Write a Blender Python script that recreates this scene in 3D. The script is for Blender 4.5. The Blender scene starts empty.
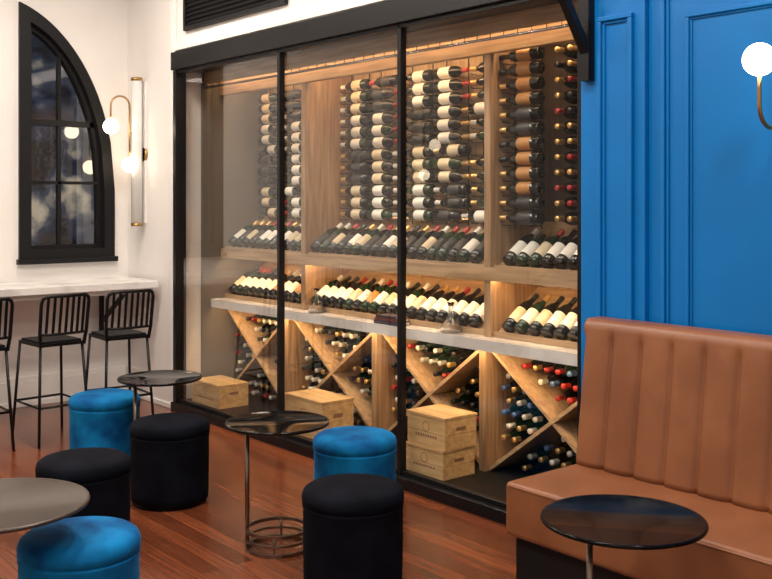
import bpy, bmesh, math, random
from mathutils import Vector, Matrix
random.seed(7)
S = bpy.context.scene
C = S.collection
S.view_settings.view_transform='Standard'

# ---------------------------------------------------------------- materials
def mat(name, col, rough=0.5, metal=0.0, emis=None, estr=0.0, sheen=0.0, coat=0.0, spec=0.5, trans=0.0):
    m = bpy.data.materials.new(name); m.use_nodes = True
    b = m.node_tree.nodes['Principled BSDF']
    b.inputs['Base Color'].default_value = (*col, 1)
    b.inputs['Roughness'].default_value = rough
    b.inputs['Metallic'].default_value = metal
    b.inputs['Specular IOR Level'].default_value = spec
    if emis: 
        b.inputs['Emission Color'].default_value = (*emis, 1)
        b.inputs['Emission Strength'].default_value = estr
    if sheen:
        b.inputs['Sheen Weight'].default_value = sheen
        b.inputs['Sheen Roughness'].default_value = 0.35
    b.inputs['Coat Weight'].default_value = coat
    b.inputs['Transmission Weight'].default_value = trans
    return m

def nodes(m): return m.node_tree.nodes, m.node_tree.links, m.node_tree.nodes['Principled BSDF']

def vary(m, c1, c2, scale=(1,1,1), nscale=5.0, detail=4, bump=0.0, lo=0.35, hi=0.65, bdist=0.01):
    N, L, b = nodes(m)
    tc = N.new('ShaderNodeTexCoord'); mp = N.new('ShaderNodeMapping')
    mp.inputs['Scale'].default_value = scale
    nz = N.new('ShaderNodeTexNoise'); nz.inputs['Scale'].default_value = nscale
    nz.inputs['Detail'].default_value = detail
    cr = N.new('ShaderNodeValToRGB')
    cr.color_ramp.elements[0].position = lo; cr.color_ramp.elements[0].color = (*c1, 1)
    cr.color_ramp.elements[1].position = hi; cr.color_ramp.elements[1].color = (*c2, 1)
    L.new(tc.outputs['Object'], mp.inputs['Vector']); L.new(mp.outputs[0], nz.inputs['Vector'])
    L.new(nz.outputs['Fac'], cr.inputs[0]); L.new(cr.outputs[0], b.inputs['Base Color'])
    if bump:
        bp = N.new('ShaderNodeBump'); bp.inputs['Strength'].default_value = bump
        bp.inputs['Distance'].default_value = bdist
        L.new(nz.outputs['Fac'], bp.inputs['Height']); L.new(bp.outputs[0], b.inputs['Normal'])
    return m

M = {}
M['white'] = vary(mat('white_plaster', (.74,.71,.67), .7), (.76,.735,.71), (.81,.785,.76), nscale=1.5, bump=.02)
M['trimw'] = mat('white_trim_paint', (.79,.77,.74), .45)
M['ceil'] = mat('ceiling_paint', (.7,.68,.65), .8)
M['blue'] = vary(mat('blue_wall_paint', (.0,.15,.34), .36, spec=.35), (.0002,.135,.42), (.0005,.16,.50), nscale=1.2, bump=.02)
M['black'] = mat('black_steel', (.005,.005,.006), .35, spec=.3)
M['blackp'] = mat('black_paint', (.008,.008,.009), .5, spec=.25)
M['reveal'] = mat('cabinet_reveal_dimmed', (.16,.14,.12), .5)  # pale side panel darkened: low light put into the colour, so pane reflections show
M['wood'] = vary(mat('oak_veneer', (.4,.27,.16), .5), (.24,.14,.07), (.42,.27,.15), scale=(14,14,.9), nscale=3, detail=6, bump=.05)
M['woodx'] = vary(mat('oak_veneer_horizontal', (.4,.27,.16), .5), (.32,.20,.105), (.50,.34,.20), scale=(.9,14,14), nscale=3, detail=6, bump=.05)
M['backp'] = vary(mat('cabinet_back_panel', (.4,.3,.2), .6), (.34,.23,.13), (.50,.36,.22), scale=(12,12,.7), nscale=3, detail=5)
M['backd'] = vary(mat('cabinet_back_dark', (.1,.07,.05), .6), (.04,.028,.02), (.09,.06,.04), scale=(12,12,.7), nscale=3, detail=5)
M['marble'] = vary(mat('white_marble', (.75,.73,.7), .2), (.62,.60,.58), (.80,.78,.75), nscale=3, detail=8, lo=.42, hi=.55)
M['crate'] = vary(mat('pine_crate', (.6,.4,.2), .6), (.52,.33,.14), (.72,.50,.26), scale=(1,8,10), nscale=3, detail=6, bump=.05)
M['crate2'] = mat('crate_brand_ink', (.22,.12,.06), .7)
M['leather'] = vary(mat('tan_leather', (.3,.12,.05), .42), (.185,.064,.024), (.245,.090,.036), nscale=4, detail=5, bump=.06, bdist=.004)
M['velblue'] = vary(mat('blue_velvet', (.0,.12,.3), .75, sheen=.25), (.002,.055,.19), (.005,.18,.44), nscale=6, detail=6, bump=.3)
M['velblack'] = vary(mat('black_velvet', (.01,.01,.015), .85, sheen=.006), (.0015,.002,.004), (.005,.006,.011), nscale=7, detail=4, bump=.2)
for k in ('velblue','velblack'):
    n = M[k].node_tree.nodes['Principled BSDF']
    n.inputs['Sheen Tint'].default_value = (.15,.5,.9,1) if k=='velblue' else (.3,.4,.6,1)
    n.inputs['Specular IOR Level'].default_value = .08
M['ttop'] = mat('black_glass_tabletop', (.004,.004,.004), .07, spec=.22)
M['tbronze'] = mat('bronze_tabletop', (.06,.044,.034), .3, .3)
M['tmarble'] = vary(mat('black_marble_tabletop', (.01,.01,.01), .12, spec=.1), (.003,.003,.003), (.022,.02,.018), nscale=6, detail=10, lo=.5, hi=.8)
M['nickel'] = mat('brushed_bronze_metal', (.25,.2,.16), .28, 1.0)
M['chrome'] = mat('polished_steel', (.6,.6,.6), .2, 1.0)
M['brass'] = mat('brass', (.45,.29,.12), .3, 1.0)
M['globe'] = mat('opal_globe', (.9,.85,.8), .3, emis=(1,.80,.56), estr=11)
M['led'] = mat('led_strip', (.9,.8,.6), .3, emis=(1,.66,.34), estr=62)
M['led2'] = mat('led_strip_top', (.9,.8,.6), .3, emis=(1,.70,.40), estr=48)
M['dl'] = mat('downlight_lens', (.9,.9,.9), .3, emis=(1,.85,.68), estr=20)
M['frost'] = mat('ribbed_glass_tube', (.88,.88,.86), .12, trans=.2)
M['clear'] = mat('decanter_glass', (.95,.97,.98), .02, trans=1.0)
M['gD'] = mat('dark_bottle_glass', (.006,.007,.006), .08)
M['gG'] = mat('green_bottle_glass', (.012,.03,.012), .08)
M['fBk'] = mat('foil_black', (.01,.01,.01), .3)
M['fWh'] = mat('foil_white', (.7,.68,.62), .35)
M['fGo'] = mat('foil_gold', (.65,.42,.16), .3, .6)
M['fRd'] = mat('foil_red', (.35,.02,.02), .35)
M['fBl'] = mat('foil_blue', (.08,.16,.35), .35)
M['lWh'] = mat('label_white', (.78,.75,.68), .6)
M['lCr'] = mat('label_cream', (.62,.52,.36), .6)
M['lOr'] = mat('label_orange', (.42,.20,.06), .5)
M['lBk'] = mat('label_black', (.03,.03,.03), .5)
M['book1'] = mat('book_cover_dark', (.05,.04,.06), .5)
M['book2'] = mat('book_cover_red', (.2,.05,.04), .5)
M['page'] = mat('book_pages', (.7,.66,.56), .8)

def glass_sheet(name, tint, lo=.05, k=1.2, rough=0.0):
    m = bpy.data.materials.new(name); m.use_nodes = True
    N, L = m.node_tree.nodes, m.node_tree.links
    N.remove(N['Principled BSDF'])
    tr = N.new('ShaderNodeBsdfTransparent'); tr.inputs[0].default_value = (*tint,1)
    gl = N.new('ShaderNodeBsdfGlossy'); gl.inputs['Roughness'].default_value = rough
    lw = N.new('ShaderNodeLayerWeight'); lw.inputs['Blend'].default_value=.5
    pw = N.new('ShaderNodeMath'); pw.operation='POWER'; pw.inputs[1].default_value=4
    ma = N.new('ShaderNodeMath'); ma.operation='MULTIPLY_ADD'; ma.inputs[1].default_value=k; ma.inputs[2].default_value=lo; ma.use_clamp=True
    mx = N.new('ShaderNodeMixShader')
    L.new(lw.outputs['Facing'], pw.inputs[0]); L.new(pw.outputs[0], ma.inputs[0])
    L.new(ma.outputs[0], mx.inputs[0]); L.new(tr.outputs[0], mx.inputs[1]); L.new(gl.outputs[0], mx.inputs[2])
    L.new(mx.outputs[0], N['Material Output'].inputs[0])
    return m
M['pane'] = glass_sheet('cabinet_glass', (.96,.97,.96), .035, 2.4)
M['wpane'] = glass_sheet('window_glass', (.85,.87,.9), .08)

# floor boards
fm = mat('mahogany_floorboards', (.2,.06,.025), .2)
N, L, b = nodes(fm)
tc = N.new('ShaderNodeTexCoord'); mp = N.new('ShaderNodeMapping')
br = N.new('ShaderNodeTexBrick')
br.inputs['Scale'].default_value = 1.0
br.inputs['Brick Width'].default_value = 1.9; br.inputs['Row Height'].default_value = .085
br.inputs['Mortar Size'].default_value = .0014; br.inputs['Bias'].default_value = 0
br.inputs['Color1'].default_value = (.22,.062,.024,1); br.inputs['Color2'].default_value = (.11,.029,.012,1)
br.inputs['Mortar'].default_value = (.025,.009,.005,1)
nz = N.new('ShaderNodeTexNoise'); mp2 = N.new('ShaderNodeMapping'); mp2.inputs['Scale'].default_value = (1.5,30,1)
nz.inputs['Scale'].default_value = 2; nz.inputs['Detail'].default_value = 6
mx = N.new('ShaderNodeMixRGB'); mx.blend_type = 'MULTIPLY'; mx.inputs[0].default_value = .7
cr = N.new('ShaderNodeValToRGB'); cr.color_ramp.elements[0].color = (.5,.5,.5,1); cr.color_ramp.elements[0].position=.3
cr.color_ramp.elements[1].color = (1.3,1.3,1.3,1); cr.color_ramp.elements[1].position=.7
L.new(tc.outputs['Object'], mp.inputs[0]); L.new(mp.outputs[0], br.inputs['Vector'])
L.new(tc.outputs['Object'], mp2.inputs[0]); L.new(mp2.outputs[0], nz.inputs['Vector'])
L.new(nz.outputs['Fac'], cr.inputs[0]); L.new(br.outputs['Color'], mx.inputs[1]); L.new(cr.outputs[0], mx.inputs[2])
L.new(mx.outputs[0], b.inputs['Base Color'])
M['floor'] = fm

# night facade
nf = mat('night_facade', (.02,.022,.03), .8)
N, L, b = nodes(nf)
tc = N.new('ShaderNodeTexCoord'); nz = N.new('ShaderNodeTexNoise'); nz.inputs['Scale'].default_value = 2.2; nz.inputs['Detail'].default_value=4
cr = N.new('ShaderNodeValToRGB'); e = cr.color_ramp.elements
e[0].position=.43; e[0].color=(.008,.008,.010,1); e[1].position=.68; e[1].color=(.6,.48,.32,1)
x = cr.color_ramp.elements.new(.54); x.color=(.045,.055,.08,1)
L.new(tc.outputs['Object'], nz.inputs['Vector']); L.new(nz.outputs['Fac'], cr.inputs[0]); L.new(cr.outputs[0], b.inputs['Emission Color'])
b.inputs['Emission Strength'].default_value = .9
M['night'] = nf

# ---------------------------------------------------------------- mesh builder
class MB:
    def __init__(s): s.v=[]; s.f=[]; s.m=[]; s.sm=[]; s.mats=[]
    def mi(s, k):
        if k not in s.mats: s.mats.append(k)
        return s.mats.index(k)
    def add(s, vs, fs, k, smooth=False):
        o=len(s.v); s.v += [tuple(v) for v in vs]
        ks = k if isinstance(k, list) else [k]*len(fs)
        for f,kk in zip(fs,ks):
            s.f.append([i+o for i in f]); s.m.append(s.mi(kk)); s.sm.append(smooth)
    def box(s, x0,x1,y0,y1,z0,z1,k):
        vs=[(x0,y0,z0),(x1,y0,z0),(x1,y1,z0),(x0,y1,z0),(x0,y0,z1),(x1,y0,z1),(x1,y1,z1),(x0,y1,z1)]
        s.add(vs,[(0,3,2,1),(4,5,6,7),(0,1,5,4),(1,2,6,5),(2,3,7,6),(3,0,4,7)],k)
    def bar(s, p0, p1, side, w, h, k):
        p0=Vector(p0);p1=Vector(p1);d=(p1-p0).normalized();sd=Vector(side).normalized();n=d.cross(sd).normalized()
        vs=[]
        for p in (p0,p1):
            for a,b_ in ((-1,-1),(1,-1),(1,1),(-1,1)): vs.append(p+sd*a*w/2+n*b_*h/2)
        s.add(vs,[(0,3,2,1),(4,5,6,7),(0,1,5,4),(1,2,6,5),(2,3,7,6),(3,0,4,7)],k)
    def lathe(s, prof, k, origin=(0,0,0), axis=(0,0,1), seg=32, smooth=True):
        o=Vector(origin); a=Vector(axis).normalized()
        t=Vector((1,0,0)) if abs(a.x)<.9 else Vector((0,1,0))
        u=(t-a*t.dot(a)).normalized(); w=a.cross(u)
        vs=[];idx=[]
        for r,z in prof:
            if r<1e-6: idx.append([len(vs)]); vs.append(o+a*z)
            else:
                idx.append(list(range(len(vs),len(vs)+seg)))
                for i in range(seg):
                    th=2*math.pi*i/seg; vs.append(o+a*z+(u*math.cos(th)+w*math.sin(th))*r)
        fs=[];ks=[]
        for j in range(len(prof)-1):
            A,B=idx[j],idx[j+1]; kk=k[j] if isinstance(k,list) else k
            for i in range(seg):
                n=(i+1)%seg
                if len(A)==1 and len(B)==1: continue
                if len(A)==1: fs.append((A[0],B[n],B[i]))
                elif len(B)==1: fs.append((A[i],A[n],B[0]))
                else: fs.append((A[i],A[n],B[n],B[i]))
                ks.append(kk)
        s.add(vs,fs,ks,smooth)
    def tube(s, pts, r, k, seg=8, closed=False):
        P=[Vector(p) for p in pts]; n=len(P); vs=[];fs=[]
        prev=None
        for i in range(n):
            if closed: d=(P[(i+1)%n]-P[i-1]).normalized()
            else: d=(P[min(i+1,n-1)]-P[max(i-1,0)]).normalized()
            if prev is None:
                t=Vector((0,0,1)) if abs(d.z)<.9 else Vector((1,0,0))
                u=(t-d*t.dot(d)).normalized()
            else: u=(prev-d*prev.dot(d)).normalized()
            prev=u; w=d.cross(u)
            for j in range(seg):
                th=2*math.pi*j/seg; vs.append(P[i]+(u*math.cos(th)+w*math.sin(th))*r)
        for i in range(n if closed else n-1):
            a=i*seg;b_=((i+1)%n)*seg
            for j in range(seg):
                q=(j+1)%seg; fs.append((a+j,a+q,b_+q,b_+j))
        if not closed: fs.append(tuple(range(seg))[::-1]); fs.append(tuple((n-1)*seg+j for j in range(seg)))
        s.add(vs,fs,k,True)
    def sphere(s, c, r, k, seg=24, ring=14):
        s.lathe([(r*math.sin(math.pi*i/ring), -r*math.cos(math.pi*i/ring)) for i in range(ring+1)], k, c, seg=seg)
    def build(s, name, loc=(0,0,0), rot=0, bevel=0, parent=None, auto=False):
        me=bpy.data.meshes.new(name); me.from_pydata(s.v,[],s.f)
        for k in s.mats: me.materials.append(M[k])
        me.polygons.foreach_set('material_index', s.m); me.polygons.foreach_set('use_smooth', s.sm)
        bm=bmesh.new(); bm.from_mesh(me); bmesh.ops.recalc_face_normals(bm, faces=bm.faces); bm.to_mesh(me); bm.free()
        me.update()
        o=bpy.data.objects.new(name, me); C.objects.link(o); o.location=loc; o.rotation_euler=(0,0,rot)
        if bevel:
            md=o.modifiers.new('bevel','BEVEL'); md.width=bevel; md.segments=2; md.limit_method='ANGLE'; md.angle_limit=math.radians(40)
        if parent: o.parent=parent
        return o
def empty(name, loc=(0,0,0)):
    o=bpy.data.objects.new(name,None); C.objects.link(o); o.location=loc; o.empty_display_size=.2; return o

def panel(name, loops, x0, x1, k, parent=None):
    cu=bpy.data.curves.new(name+'_c','CURVE'); cu.dimensions='2D'; cu.fill_mode='BOTH'; cu.extrude=abs(x1-x0)/2
    for lp in loops:
        sp=cu.splines.new('POLY'); sp.points.add(len(lp)-1); sp.use_cyclic_u=True
        for i,(a,b_) in enumerate(lp): sp.points[i].co=(a,b_,0,1)
    t=bpy.data.objects.new('tmp',cu); C.objects.link(t)
    bpy.context.view_layer.update()
    me=bpy.data.meshes.new_from_object(t.evaluated_get(bpy.context.evaluated_depsgraph_get()))
    bpy.data.objects.remove(t)
    Mx=Matrix(((0,0,1,(x0+x1)/2),(1,0,0,0),(0,1,0,0),(0,0,0,1)))
    me.transform(Mx); me.materials.clear(); me.materials.append(M[k])
    for p in me.polygons: p.use_smooth=False
    o=bpy.data.objects.new(name,me); C.objects.link(o)
    if parent: o.parent=parent
    return o

# ---------------------------------------------------------------- room shell
XL=-7.77; YB=3.65; XR=1.6; YF=-2.6; H=3.7
XA=-6.87; XB=-2.966
m=MB(); m.box(XL-.2,XR+.2,YF-.2,YB+.95,-.1,0,'floor'); m.build('floor')
m=MB(); m.box(XL-.2,XR+.2,YF-.2,YB+.95,H,H+.1,'ceil'); m.build('ceiling')

def arch(i=0.0, n=22):
    l,r,bt=2.758+i,3.512-i,1.136+i; top=3.11-1.7*i; sp=1.68; a=r-l; hgt=top-sp
    pts=[(l,bt),(r,bt)]
    R=(a*a+hgt*hgt)/(2*a)
    for j in range(n+1):
        d=a*(1-j/n)
        h1=hgt*math.sqrt(max(0,1-(d/a)**2)); h2=math.sqrt(max(0,R*R-(d+R-a)**2))
        pts.append((l+d, sp+.5*h1+.5*h2))
    return pts
panel('wall_left', [[(YF-.2,0),(YB+.2,0),(YB+.2,H),(YF-.2,H)], arch(0)], XL-.18, XL, 'white')
m=MB()
m.box(XL,XA-.03,YB,YB+.2,0,H,'white')
m.box(XA-.03,XB,YB,YB+.2,2.70,H,'white')
m.build('wall_back')
m=MB(); m.box(XB,XR,YB,YB+.2,0,H,'blue')
m.box(XB,-2.615,YB-.03,YB,0,H,'blue')
def frame(m,x0,x1,z0,z1,y,w,d,k):
    m.box(x0,x1,y-d,y,z1-w,z1,k); m.box(x0,x1,y-d,y,z0,z0+w,k)
    m.box(x0,x0+w,y-d,y,z0+w,z1-w,k); m.box(x1-w,x1,y-d,y,z0+w,z1-w,k)
for (a,b_,z1,y) in ((-2.86,-2.67,2.42,YB-.03),(-2.545,-1.2,2.50,YB),(-1.05,.4,2.50,YB)):
    frame(m,a,b_,.35,z1,y,.022,.022,'blue'); frame(m,a+.022,b_-.022,.372,z1-.022,y,.014,.010,'blue')
    if b_-a>.4:
        frame(m,a+.12,b_-.12,.47,z1-.12,y,.018,.018,'blue'); frame(m,a+.138,b_-.138,.488,z1-.138,y,.01,.008,'blue')
m.build('wall_back_blue', bevel=.004)
m=MB(); m.box(XR,XR+.2,YF,YB+.2,0,H,'white'); m.build('wall_right')
m=MB(); m.box(XL,XR,YF-.2,YF,0,H,'white'); m.build('wall_front')
# baseboards & trims
m=MB(); m.box(XL,XL+.025,YF,YB-.025,0,.2,'trimw'); m.box(XL,XL+.035,YF,YB-.035,0,.04,'trimw'); m.box(XL,XL+.018,YF,YB-.02,.2,.23,'trimw'); m.build('baseboard_left', bevel=.004)
m=MB(); m.box(XL+.025,XA-.04,YB-.025,YB,0,.2,'trimw'); m.box(XL+.025,XA-.04,YB-.035,YB,0,.04,'trimw'); m.box(XL+.02,XA-.04,YB-.018,YB,.2,.23,'trimw'); m.build('baseboard_back', bevel=.004)
m=MB(); m.box(XA-.12,XA-.035,YB-.02,YB,.23,H,'trimw'); m.box(XA-.095,XA-.06,YB-.03,YB,.23,H,'trimw'); m.build('trim_1', bevel=.005)
m=MB(); m.box(XA-.03,XB,YB-.03,YB,2.735,2.765,'trimw'); m.box(XA-.03,XB,YB-.018,YB,2.765,2.79,'trimw'); m.build('trim_2', bevel=.004)
# window
w=empty('window_1')
panel('window_frame', [arch(-.012),arch(.075)], XL-.14, XL+.03, 'blackp', w)
panel('window_sash', [arch(.075),arch(.105)], XL-.12, XL-.04, 'blackp', w)
m=MB(); m.box(XL-.1,XL-.05,3.08,3.105,1.2,2.75,'blackp'); m.box(XL-.11,XL-.04,2.84,3.40,2.19,2.235,'blackp'); m.box(XL-.1,XL-.05,2.84,3.42,1.725,1.75,'blackp')
m.box(XL-.02,XL+.06,2.73,3.54,1.10,1.14,'blackp')
m.build('window_muntins', parent=w)
panel('window_pane', [arch(.09)], XL-.078, XL-.073, 'wpane', w)
m=MB(); m.box(-13,-12.8,-4,9,0,8,'night'); m.build('street_facade')
m=MB(); m.box(-12.8,XL-.2,-4,9,-.1,0,'blackp'); m.build('street_ground')

# air vent
m=MB(); frame(m,-6.76,-5.40,2.87,3.30,YB,.03,.03,'blackp'); m.box(-6.74,-5.42,YB-.008,YB,2.89,3.28,'black')
for i in range(11):
    z=2.915+i*.034; m.bar((-6.73,YB-.016,z),(-5.43,YB-.016,z),(0,.7,.7),.026,.004,'blackp')
m.build('air_vent')

# ---------------------------------------------------------------- bar counter
m=MB(); x_=XL+.04
m.box(XL+.002,-7.14,-1.5,YB-.04,.915,.97,'marble')
m.box(x_,-7.2,-1.5,YB-.05,.875,.915,'trimw')
for y in (-1.2,.4,2.0,3.4):
    m.bar((x_,y,.6),(-7.3,y,.87),(0,1,0),.03,.03,'blackp'); m.box(x_,x_+.02,y-.02,y+.02,.5,.87,'blackp')
m.build('bar_counter', bevel=.004)

# ---------------------------------------------------------------- bar stools
def stool(loc, rot=0):
    m=MB(); r=.0095; hs=.66; W=.80
    m.box(-.16,.17,-.19*W,.19*W,hs-.02,hs,'black'); m.box(-.145,.155,-.175*W,.175*W,hs,hs+.014,'blackp')
    for sx in (-1,1):
        for sy in (-1,1):
            m.tube([(sx*.21,sy*.22*W,0),(sx*.158,sy*.18*W,hs-.005)], .010,'black')
    f=.25/ .66; xx=.21-.052*f; yy=(.22-.04*f)*W
    m.tube([(-xx,-yy,.25),(xx,-yy,.25),(xx,yy,.25),(-xx,yy,.25)], .008,'black',closed=True)
    def bx(y): return .175+.03*(1-(y/.2)**2)
    def pt(y,z): return (bx(y)+.05*(z-.66)/.3, y*W, z)
    zb,zt=.725,.975
    path=[pt(-.185,hs-.02),pt(-.2,zb)]
    path+=[pt(-.205,.93),pt(-.195,.96),pt(-.165,zt)]+[pt(-.12+.06*i,zt+.001) for i in range(5)]+[pt(.165,zt),pt(.195,.96),pt(.205,.93),pt(.2,zb),pt(.185,hs-.02)]
    m.tube(path,.012,'black')
    m.tube([pt(-.2+.05*i,zb) for i in range(9)],.009,'black')
    for i in range(7):
        y=-.155+.31*i/6
        m.bar(pt(y,zb),pt(y,zt),(0,1,0),.018,.006,'black')
    m.build('bar_stool',loc,rot,)
stool((-6.60,2.55,0),.06); stool((-6.60,3.03,0),-.05); stool((-6.62,2.06,0),0)

# ---------------------------------------------------------------- ottomans
def ottoman(x,y,k,r=.205,h=.43):
    m=MB(); R=r
    prof=[(0,0),(R-.015,0),(R-.015,.018),(R-.004,.022),(R-.002,.06),(R,.2),(R,h-.085),(R+.003,h-.075),(R+.003,h-.068),(R-.004,h-.064),(R+.004,h-.060),(R+.005,h-.035),(R-.002,h-.014),(R-.018,h-.002),(R-.05,h+.006),(R-.12,h+.011),(0,h+.013)]
    m.lathe(prof,['black','black']+[k]*14,seg=64)
    m.build('ottoman',(x,y,0),random.random()*3)
ottoman(-4.83,2.51,'velblack'); ottoman(-5.72,2.54,'velblue'); ottoman(-4.38,1.845,'velblack')
ottoman(-3.40,1.417,'velblue',.205); ottoman(-3.243,2.512,'velblack'); ottoman(-3.949,3.071,'velblue')

# ---------------------------------------------------------------- side tables
def table(x,y,r,h,topk,off=(-.09,-.108),bc=(0,0)):
    m=MB()
    m.lathe([(0,h-.016),(r-.012,h-.016),(r-.002,h-.012),(r,h-.006),(r-.002,h-.001),(r-.01,h),(r-.014,h-.003),(0,h-.003)],topk,seg=72)
    m.lathe([(0,h-.024),(.07,h-.024),(.07,h-.0162),(0,h-.0162)],'nickel',(off[0],off[1],0),seg=32)
    m.tube([(off[0],off[1],.006),(off[0],off[1],h-.02)],.0105,'nickel',12)
    R=.14; a0=math.atan2(off[1]-bc[1],off[0]-bc[0])
    for z,hh in ((0,.016),(.045,.010),(.085,.014)):
        m.lathe([(R-.007,z),(R+.007,z),(R+.007,z+hh),(R-.007,z+hh),(R-.007,z)],'nickel',(bc[0],bc[1],0),seg=56,smooth=False)
    for i in range(4):
        a=a0+i*math.pi/2; m.tube([(bc[0]+R*math.cos(a),bc[1]+R*math.sin(a),.004),(bc[0]+R*math.cos(a),bc[1]+R*math.sin(a),.096)],.006,'nickel')
    m.build('side_table',(x,y,0))
table(-3.86,2.552,.24,.583,'ttop')
table(-5.26,2.67,.24,.583,'ttop',off=(-.04,-.134))
table(-3.427,1.13,.31,.583,'tbronze',off=(-.02,-.22),bc=(-.02,-.08))
table(-1.98,2.626,.262,.583,'tmarble',off=(-.068,-.082),bc=(.03,.03))

# ---------------------------------------------------------------- banquette
E=empty('banquette_bench')
bx0,bx1=-2.83,-.45
m=MB(); m.box(bx0,bx1,2.97,3.46,.235,.455,'leather'); o=m.build('seat_cushion',parent=E)
md=o.modifiers.new('b','BEVEL'); md.width=.022; md.segments=4
m=MB(); m.box(bx0+.03,bx1-.03,3.01,3.59,0,.24,'blackp'); m.build('plinth',parent=E)
m=MB()
m.tube([(bx0+.02,2.972,.44),(bx1-.02,2.972,.44)],.004,'leather')
m.build('seat_piping',parent=E)
m=MB(); cw=.15; nx=int((bx1-bx0)/cw*18); nz_=26; vs=[];fs=[]
z0,z1=.455,1.08
for i in range(nx+1):
    x=bx0+(bx1-bx0)*i/nx
    ph=((x-bx0)/cw)%1.0
    q=abs(2*ph-1)
    for j in range(nz_+1):
        t=j/nz_; z=z0+(z1-z0)*t
        fade=min(1,max(0,(1.03-z)/.04))
        bulge=.028*math.sqrt(max(0,1-q**3))*fade + .024*(1-fade)
        top=0 if t<.95 else (t-.95)/.05
        y=3.425+.08*t - bulge + .02*top*top
        vs.append((x,y,z))
fr_=nz_+1
for i in range(nx):
    for j in range(nz_): fs.append((i*fr_+j,(i+1)*fr_+j,(i+1)*fr_+j+1,i*fr_+j+1))
o0=len(vs)
for i in range(nx+1):
    x=bx0+(bx1-bx0)*i/nx; vs.append((x,3.59,z1)); vs.append((x,3.59,z0))
for i in range(nx):
    fs.append((i*fr_+nz_,(i+1)*fr_+nz_,o0+2*(i+1),o0+2*i)); fs.append((o0+2*i,o0+2*(i+1),o0+2*(i+1)+1,o0+2*i+1))
    fs.append((o0+2*i+1,o0+2*(i+1)+1,(i+1)*fr_,i*fr_))
fs.append(tuple(range(nz_+1))+(o0,o0+1)); fs.append(tuple(nx*fr_+j for j in range(nz_+1))+(o0+2*nx,o0+2*nx+1))
mm=MB(); mm.add(vs,fs,'leather',False)
for q in range(nx*nz_): mm.sm[q]=True
mm.build('channelled_backrest',parent=E)

# ---------------------------------------------------------------- sconces
def sconce(name_loc, out, zc, flip=1):
    E=MB(); out=Vector(out); side=Vector((-out.y,out.x,0))
    base=Vector((name_loc[0],name_loc[1],zc))
    def P(o,z): return base+out*o+Vector((0,0,flip*z))
    E.lathe([(.0,0),(.055,0),(.055,.015),(0,.015)],'brass',P(0,-.02),out,seg=32)
    E.tube([P(.01,-.02),P(.07,-.02)],.012,'brass')
    E.lathe([(.038,-.58),(.044,-.58),(.044,.58),(.038,.58),(.038,-.58)],'frost',P(.07,0),seg=24)
    for z in (-.585,.58):
        E.lathe([(0,z-.01),(.047,z-.01),(.047,z+.015),(0,z+.015)],'brass',P(.07,0),seg=24)
    E.tube([P(.07,-.57),P(.07,.57)],.006,'brass')
    pa,pb=P(0,0)-side*.03,P(.015,0)+side*.03
    E.box(min(pa.x,pb.x),max(pa.x,pb.x),min(pa.y,pb.y),max(pa.y,pb.y),zc-.57,zc+.57,'trimw')
    path=[P(.13,-.05),P(.13,.1),P(.13,.25),P(.13,.36)]
    cx,r=.21,.08
    path+=[P(cx-r*math.cos(math.pi*i/10),.36+r*math.sin(math.pi*i/10)) for i in range(1,11)]
    path+=[P(.29,.30),P(.29,.25)]
    E.tube(path,.008,'brass',10)
    E.tube([P(.07,.15),P(.13,.15)],.008,'brass')
    E.sphere(P(.29,.195),.06,'globe'); E.sphere(P(.13,-.105),.06,'globe')
    E.build('wall_sconce')
sconce((-7.455,YB),(0,-1,0),1.985)
sconce((-1.93,YB),(0,-1,0),2.305,-1)
sconce((XL,.45),(1,0,0),1.96)

# ---------------------------------------------------------------- wall bracket
m=MB(); m.box(-2.94,-2.885,YB-.075,YB-.032,2.14,3.0,'black'); m.bar((-2.912,YB-.06,2.27),(-2.912,3.2,2.85),(1,0,0),.04,.035,'black')
m.box(-2.94,-2.885,3.0,YB-.032,2.85,2.9,'black'); m.build('ceiling_bracket')

# ---------------------------------------------------------------- wine cabinet
CF=4.02; CB=4.45; FZ=.07; TZ=2.60
cab=empty('wine_cabinet')
m=MB()
m.box(XA-.03,XB,YB-.06,YB+.22,2.585,2.72,'black')
m.box(XA-.03,XB,YB-.06,YB+.05,0,.065,'black')
m.box(XA-.03,XA+.015,YB-.04,YB+.05,.065,2.585,'black')
m.box(XB-.03,XB,YB-.02,YB+.05,.065,2.585,'black')
for X in (-5.47,-4.256):
    m.box(X-.016,X+.016,YB-.03,YB+.012,.065,2.585,'black')
m.box(XA,XB,YB-.02,YB+.02,.065,.09,'black'); m.box(XA,XB,YB-.03,YB+.03,2.56,2.585,'black')
m.build('door_frame',parent=cab,bevel=.003)
m=MB()
for a,b_,y in ((XA+.015,-5.485,-.005),(-5.455,-4.271,0),(-4.241,XB-.03,-.005)):
    m.add([(a,YB+y,.09),(b_,YB+y,.09),(b_,YB+y,2.56),(a,YB+y,2.56)],[(0,1,2,3)],'pane')
m.build('glass_door_panes',parent=cab)
m=MB()
m.box(XA-.03,XB+.02,YB+.05,CB,0,FZ,'blackp')
m.box(XA-.03,XB+.02,YB+.2,CB,TZ,TZ+.05,'wood')
m.box(XA-.05,XA-.01,YB+.2,CB,0,TZ,'reveal')
m.box(XA-.05,XB+.05,CB,CB+.04,0,TZ+.05,'backp')
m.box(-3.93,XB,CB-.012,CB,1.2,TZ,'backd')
m.box(XB-.0,XB+.03,YB+.2,CB,0,TZ,'wood')
m.build('carcass',parent=cab)
m=MB()
for X in (-5.76,-3.96,-3.03):
    m.box(X-.025,X+.025,CF,CB,.83,TZ,'wood')
for X in (-5.97,-4.97,-4.0,-3.03):
    m.box(X-.025,X+.025,CF,CB,FZ,.775,'wood')
m.build('uprights',parent=cab,bevel=.002)
m=MB()
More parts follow.
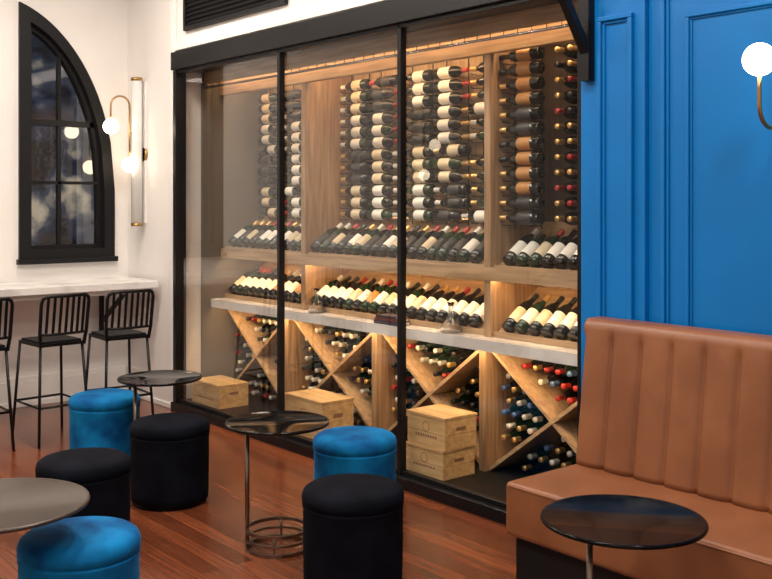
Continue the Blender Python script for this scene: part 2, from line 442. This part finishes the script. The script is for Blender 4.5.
m.box(XA,XB,CF-.01,CB,1.170,1.20,'woodx'); m.box(XA,XB,CF-.01,CF+.012,1.20,1.222,'woodx'); m.box(XA,XB,CF-.01,CF+.008,1.148,1.170,'woodx')
m.box(XA,XB,CF-.02,CF+.03,2.42,TZ,'woodx'); m.box(XA,XB,CF-.16,CF-.12,2.50,TZ,'woodx')
c,s_=math.cos(math.radians(35)),math.sin(math.radians(35))
for zs in (1.205,.835):
    L_=.46 if zs>1 else .44
    m.bar((XA+.0,CF+.04+L_/2*c,zs+L_/2*s_),(XB,CF+.04+L_/2*c,zs+L_/2*s_),(0,c,s_),L_,.012,'woodx')
    m.box(XA,XB,CF+.025,CF+.04,zs-.01,zs+.03,'woodx')
bays=[(-6.86,-5.995),(-5.945,-4.995),(-4.945,-4.025),(-3.975,-3.055)]
for a,b_ in bays:
    m.bar((a,(CF+CB)/2+.01,FZ+.01),(b_,(CF+CB)/2+.01,.765),(0,1,0),.39,.02,'woodx')
    m.bar((a,(CF+CB)/2+.012,.765),(b_,(CF+CB)/2+.012,FZ+.01),(0,1,0),.388,.019,'woodx')
m.build('shelves_and_lattice',parent=cab)
m=MB(); m.box(XA,XB,CF-.10,CB-.005,.79,.83,'marble'); m.box(XA,XB,CF-.10,CF-.08,.768,.79,'marble'); m.build('marble_shelf',parent=cab)
# led strips tucked behind the shelf lips
m=MB()
m.box(-6.8,-3.1,CF+.010,CF+.022,1.161,1.169,'led')
m.box(-6.8,-3.1,CF-.078,CF-.064,.781,.789,'led')
m.box(-5.7,-4.0,CF+.035,CF+.055,2.52,2.53,'led2'); m.box(-6.8,-5.8,CF+.035,CF+.05,2.52,2.527,'led2'); m.box(-3.9,-3.1,CF+.035,CF+.05,2.52,2.527,'led2')
m.box(-5.7,-4.0,CB-.03,CB-.015,1.435,1.442,'led2')
m.box(-6.8,-3.1,YB+.24,YB+.26,2.588,2.594,'led2')
m.build('led_strips',parent=cab)
m=MB()
m.tube([(XA,3.88,2.47),(XB,3.88,2.47)],.009,'chrome')
for i in range(26):
    X=-5.7+i*.1; m.tube([(X,3.88,2.47),(X,3.88,2.50),(X+.02,3.9,2.52),(X+.05,3.9,2.50)],.003,'black',6)
cols=[-6.62,-6.29,-5.96,-5.555,-5.225,-4.895,-4.565,-4.235]
NR=12
for X in cols:
    for d in (-.10,.10):
        m.tube([(X+d,4.37,1.44),(X+d,4.37,TZ-.01)],.004,'black',6)
        for r_ in range(NR):
            z=1.50+r_*.082
            m.tube([(X+d,4.37,z-.042),(X+d,4.27,z-.042),(X+d,4.265,z-.03)],.003,'black',5)
for X in (-3.78,):
  for d in (-.1,.1):
    m.tube([(X+d,4.16,1.44),(X+d,4.16,TZ-.01)],.004,'black',6)
    for r_ in range(NR):
        z=1.50+r_*.082; m.tube([(X+d,4.16,z-.042),(X+d,4.06,z-.042)],.003,'black',5)
m.build('bottle_rack_wires',parent=cab)

# bottles --------------------------------------------------------
prof=[(0,.004),(.028,0),(.0365,.004),(.037,.055),(.0374,.056),(.0374,.155),(.037,.156),(.0365,.19),(.029,.215),(.0165,.237),(.0145,.25),(.0148,.251),(.0148,.29),(.0158,.291),(.0158,.302),(0,.303)]
def bottle(m,base,axis,g,l,f,seg=12):
    ks=[g,g,g,g,l,g,g,g,g,g,f,f,f,f,f]
    m.lathe(prof,ks,base,axis,seg)
rc=random.choice
m=MB()
for ci,X in enumerate(cols):
    style=rc(['lWh','lCr','lWh'])
    for r_ in range(NR):
        if random.random()<.02: continue
        z=1.50+r_*.082
        if r_%3==0: style=rc(['lWh','lCr','lWh','lBk','lWh']); fst=rc(['fBk','fWh','fGo','fWh','fRd','fBk'])
        d=1 if (ci%2==0) else -1
        if random.random()<.12: d=-d
        bottle(m,(X-d*.15+random.uniform(-.006,.006),4.32,z),(d,0,0),rc(['gD','gD','gD','gG']),style,fst)
for r_ in range(NR):
    z=1.50+r_*.082
    if r_%2==0: style=rc(['lOr','lBk','lCr','lOr']); fst=rc(['fGo','fBk','fGo'])
    bottle(m,(-3.63,4.10,z),(-1,0,0),'gD',style,fst)
    for X in (-3.52,-3.435,-3.35,-3.265,-3.18,-3.095): 
        if random.random()<.94: bottle(m,(X,4.40,z),(0,-1,0),'gD','lBk',rc(['fGo','fGo','fGo','fBk','fRd']))
m.build('wine_bottles_racked',parent=cab)
m=MB()
a=Vector((0,c,s_)); n_=Vector((0,-s_,c))
for zs in (1.205,.835):
    X=-6.78
    while X<-3.1:
        if all(abs(X-q)>.066 for q in (-5.76,-3.96,-3.03)):
            p=Vector((X+random.uniform(-.004,.004),CF+.04,zs))+a*.02+n_*.046
            if zs>1: lab=rc(['lWh','lBk','lCr','lBk','lWh']); 
            else: lab=rc(['lWh','lWh','lCr','lWh','lOr','lWh'])
            bottle(m,p,a,rc(['gD','gD','gG']),lab,rc(['fBk','fWh','fGo','fRd','fBk']),14)
        X+=.092
m.build('wine_bottles_displayed',parent=cab)
m=MB()
for bi,(a0,b0) in enumerate(bays):
    w_=b0-a0; h_=.765-FZ; L_=math.hypot(w_,h_); row=0; z=FZ+.045
    while z<.74:
        X=a0+.042+(.040 if row%2 else 0)
        while X<b0-.038:
            u=(X-a0)/w_; v=(z-FZ)/h_
            d1=abs((u-v))*w_*h_/L_; d2=abs((u+v-1))*w_*h_/L_
            if min(d1,d2)>.049 and random.random()<.96:
                topr = v>u and v>1-u; right = v<u and v>1-u
                if bi==3: f='fRd' if (topr or right) and random.random()<.75 else rc(['fWh','fWh','fBl','fGo'])
                elif bi==1: f=rc(['fBk','fWh','fGo','fWh'])
                else: f=rc(['fBk','fWh','fBk','fWh','fRd','fGo'])
                bottle(m,(X,4.42,z),(0,-1,0),rc(['gD','gG']),'lBk',f,12)
            X+=.080
        z+=.0705; row+=1
m.build('wine_bottles_stacked',parent=cab)

# crates
def crate(x0,x1,y0,y1,z,h):
    m=MB(); t=.014
    w_=x1-x0; d=y1-y0
    for i in range(2):
        za=.0+i*(h-t)/2; zb=za+(h-t)/2-.003
        m.box(0,w_,0,t,za,zb,'crate'); m.box(0,w_,d-t,d,za,zb,'crate')
        m.box(0,t,t,d-t,za,zb,'crate'); m.box(w_-t,w_,t,d-t,za,zb,'crate')
    m.box(-.004,w_+.004,-.004,d+.004,h-t,h,'crate')
    m.box(t,w_-t,t,d-t,0,t,'crate')
    m.box(t,w_-t,t+.001,t+.004,t,h-t,'crate2')
    for i in range(9):
        xx=w_*.22+i*w_*.065; m.box(xx,xx+w_*.04,-.0008,0,h*.30,h*.38,'crate2')
    m.lathe([(.024,0),(.028,0),(.028,.0009),(.024,.0009),(.024,0)],'crate2',(w_*.5,0,h*.62),(0,-1,0),24,False)
    m.box(w_,w_+.0009,d*.35,d*.65,h*.55,h*.66,'crate2')
    m.build('wooden_wine_crate',(x0,y0,z),bevel=.002)
crate(-6.80,-6.40,3.72,3.97,FZ,.17)
crate(-5.54,-5.12,3.72,3.97,FZ,.25)
crate(-4.30,-3.99,3.71,3.95,FZ,.16)
crate(-4.29,-3.98,3.715,3.955,FZ+.161,.18)

# decanters, books
def decanter(x,y,sc=1,wine=False):
    m=MB(); o=[(0,0),(.06,0),(.085,.012),(.09,.03),(.07,.065),(.03,.10),(.018,.14),(.017,.2),(.03,.235)]
    i=[(.027,.234),(.014,.2),(.015,.14),(.027,.102),(.066,.066),(.085,.03),(.08,.016),(.056,.005),(0,.005)]
    m.lathe([(r*sc,z*sc) for r,z in o+i],'clear',seg=40)
    m.build('glass_decanter',(x,y,.831))
decanter(-4.22,3.985,.75)
decanter(-5.55,3.985,.7)
m=MB(); z=0
for i,(k,hh,w_) in enumerate((('book1',.022,.24),('book2',.018,.22),('book1',.014,.19))):
    m.box(-w_/2,w_/2,-.045,.05,z,z+.003,k); m.box(-w_/2,w_/2,-.045,.05,z+hh-.003,z+hh,k); m.box(-w_/2,w_/2,-.045,-.041,z,z+hh,k)
    m.box(-w_/2+.004,w_/2-.004,-.041,.046,z+.003,z+hh-.003,'page'); z+=hh+.0004
m.build('stacked_books',(-4.75,3.98,.831))

# ---------------------------------------------------------------- room lights
m=MB()
spots=[(-6.3,2.6),(-6.3,.6),(-4.5,2.4),(-4.3,.6),(-2.6,2.3),(-2.3,.4),(-.6,2.0),(-.4,-1.2)]
for x,y in spots:
    m.lathe([(0,H-.012),(.07,H-.012),(.075,H-.001),(0,H-.001)],['dl','black','black'],(x,y,0),seg=24)
m.build('ceiling_downlights')
def area(name,loc,size,e,col,rot=(0,0,0),sy=None):
    l=bpy.data.lights.new(name,'AREA'); l.energy=e; l.color=col; l.size=size
    if sy: l.shape='RECTANGLE'; l.size_y=sy
    o=bpy.data.objects.new(name,l); C.objects.link(o); o.location=loc; o.rotation_euler=rot; return o
for i,(x,y) in enumerate(spots):
    area('ceiling_light',(x,y,H-.05),.45,42,(1,.89,.78))
wd=bpy.data.worlds.new('World'); S.world=wd; wd.use_nodes=True
wd.node_tree.nodes['Background'].inputs[0].default_value=(.01,.015,.03,1); wd.node_tree.nodes['Background'].inputs[1].default_value=1

# ---------------------------------------------------------------- camera
cd=bpy.data.cameras.new('Camera'); cam=bpy.data.objects.new('Camera',cd); C.objects.link(cam)
cam.location=(0,0,1.6); cam.rotation_euler=(math.radians(90),0,math.radians(50.35))
cd.sensor_width=36; cd.lens=46.63; cd.shift_y=-.116; cd.clip_start=.05
S.camera=cam
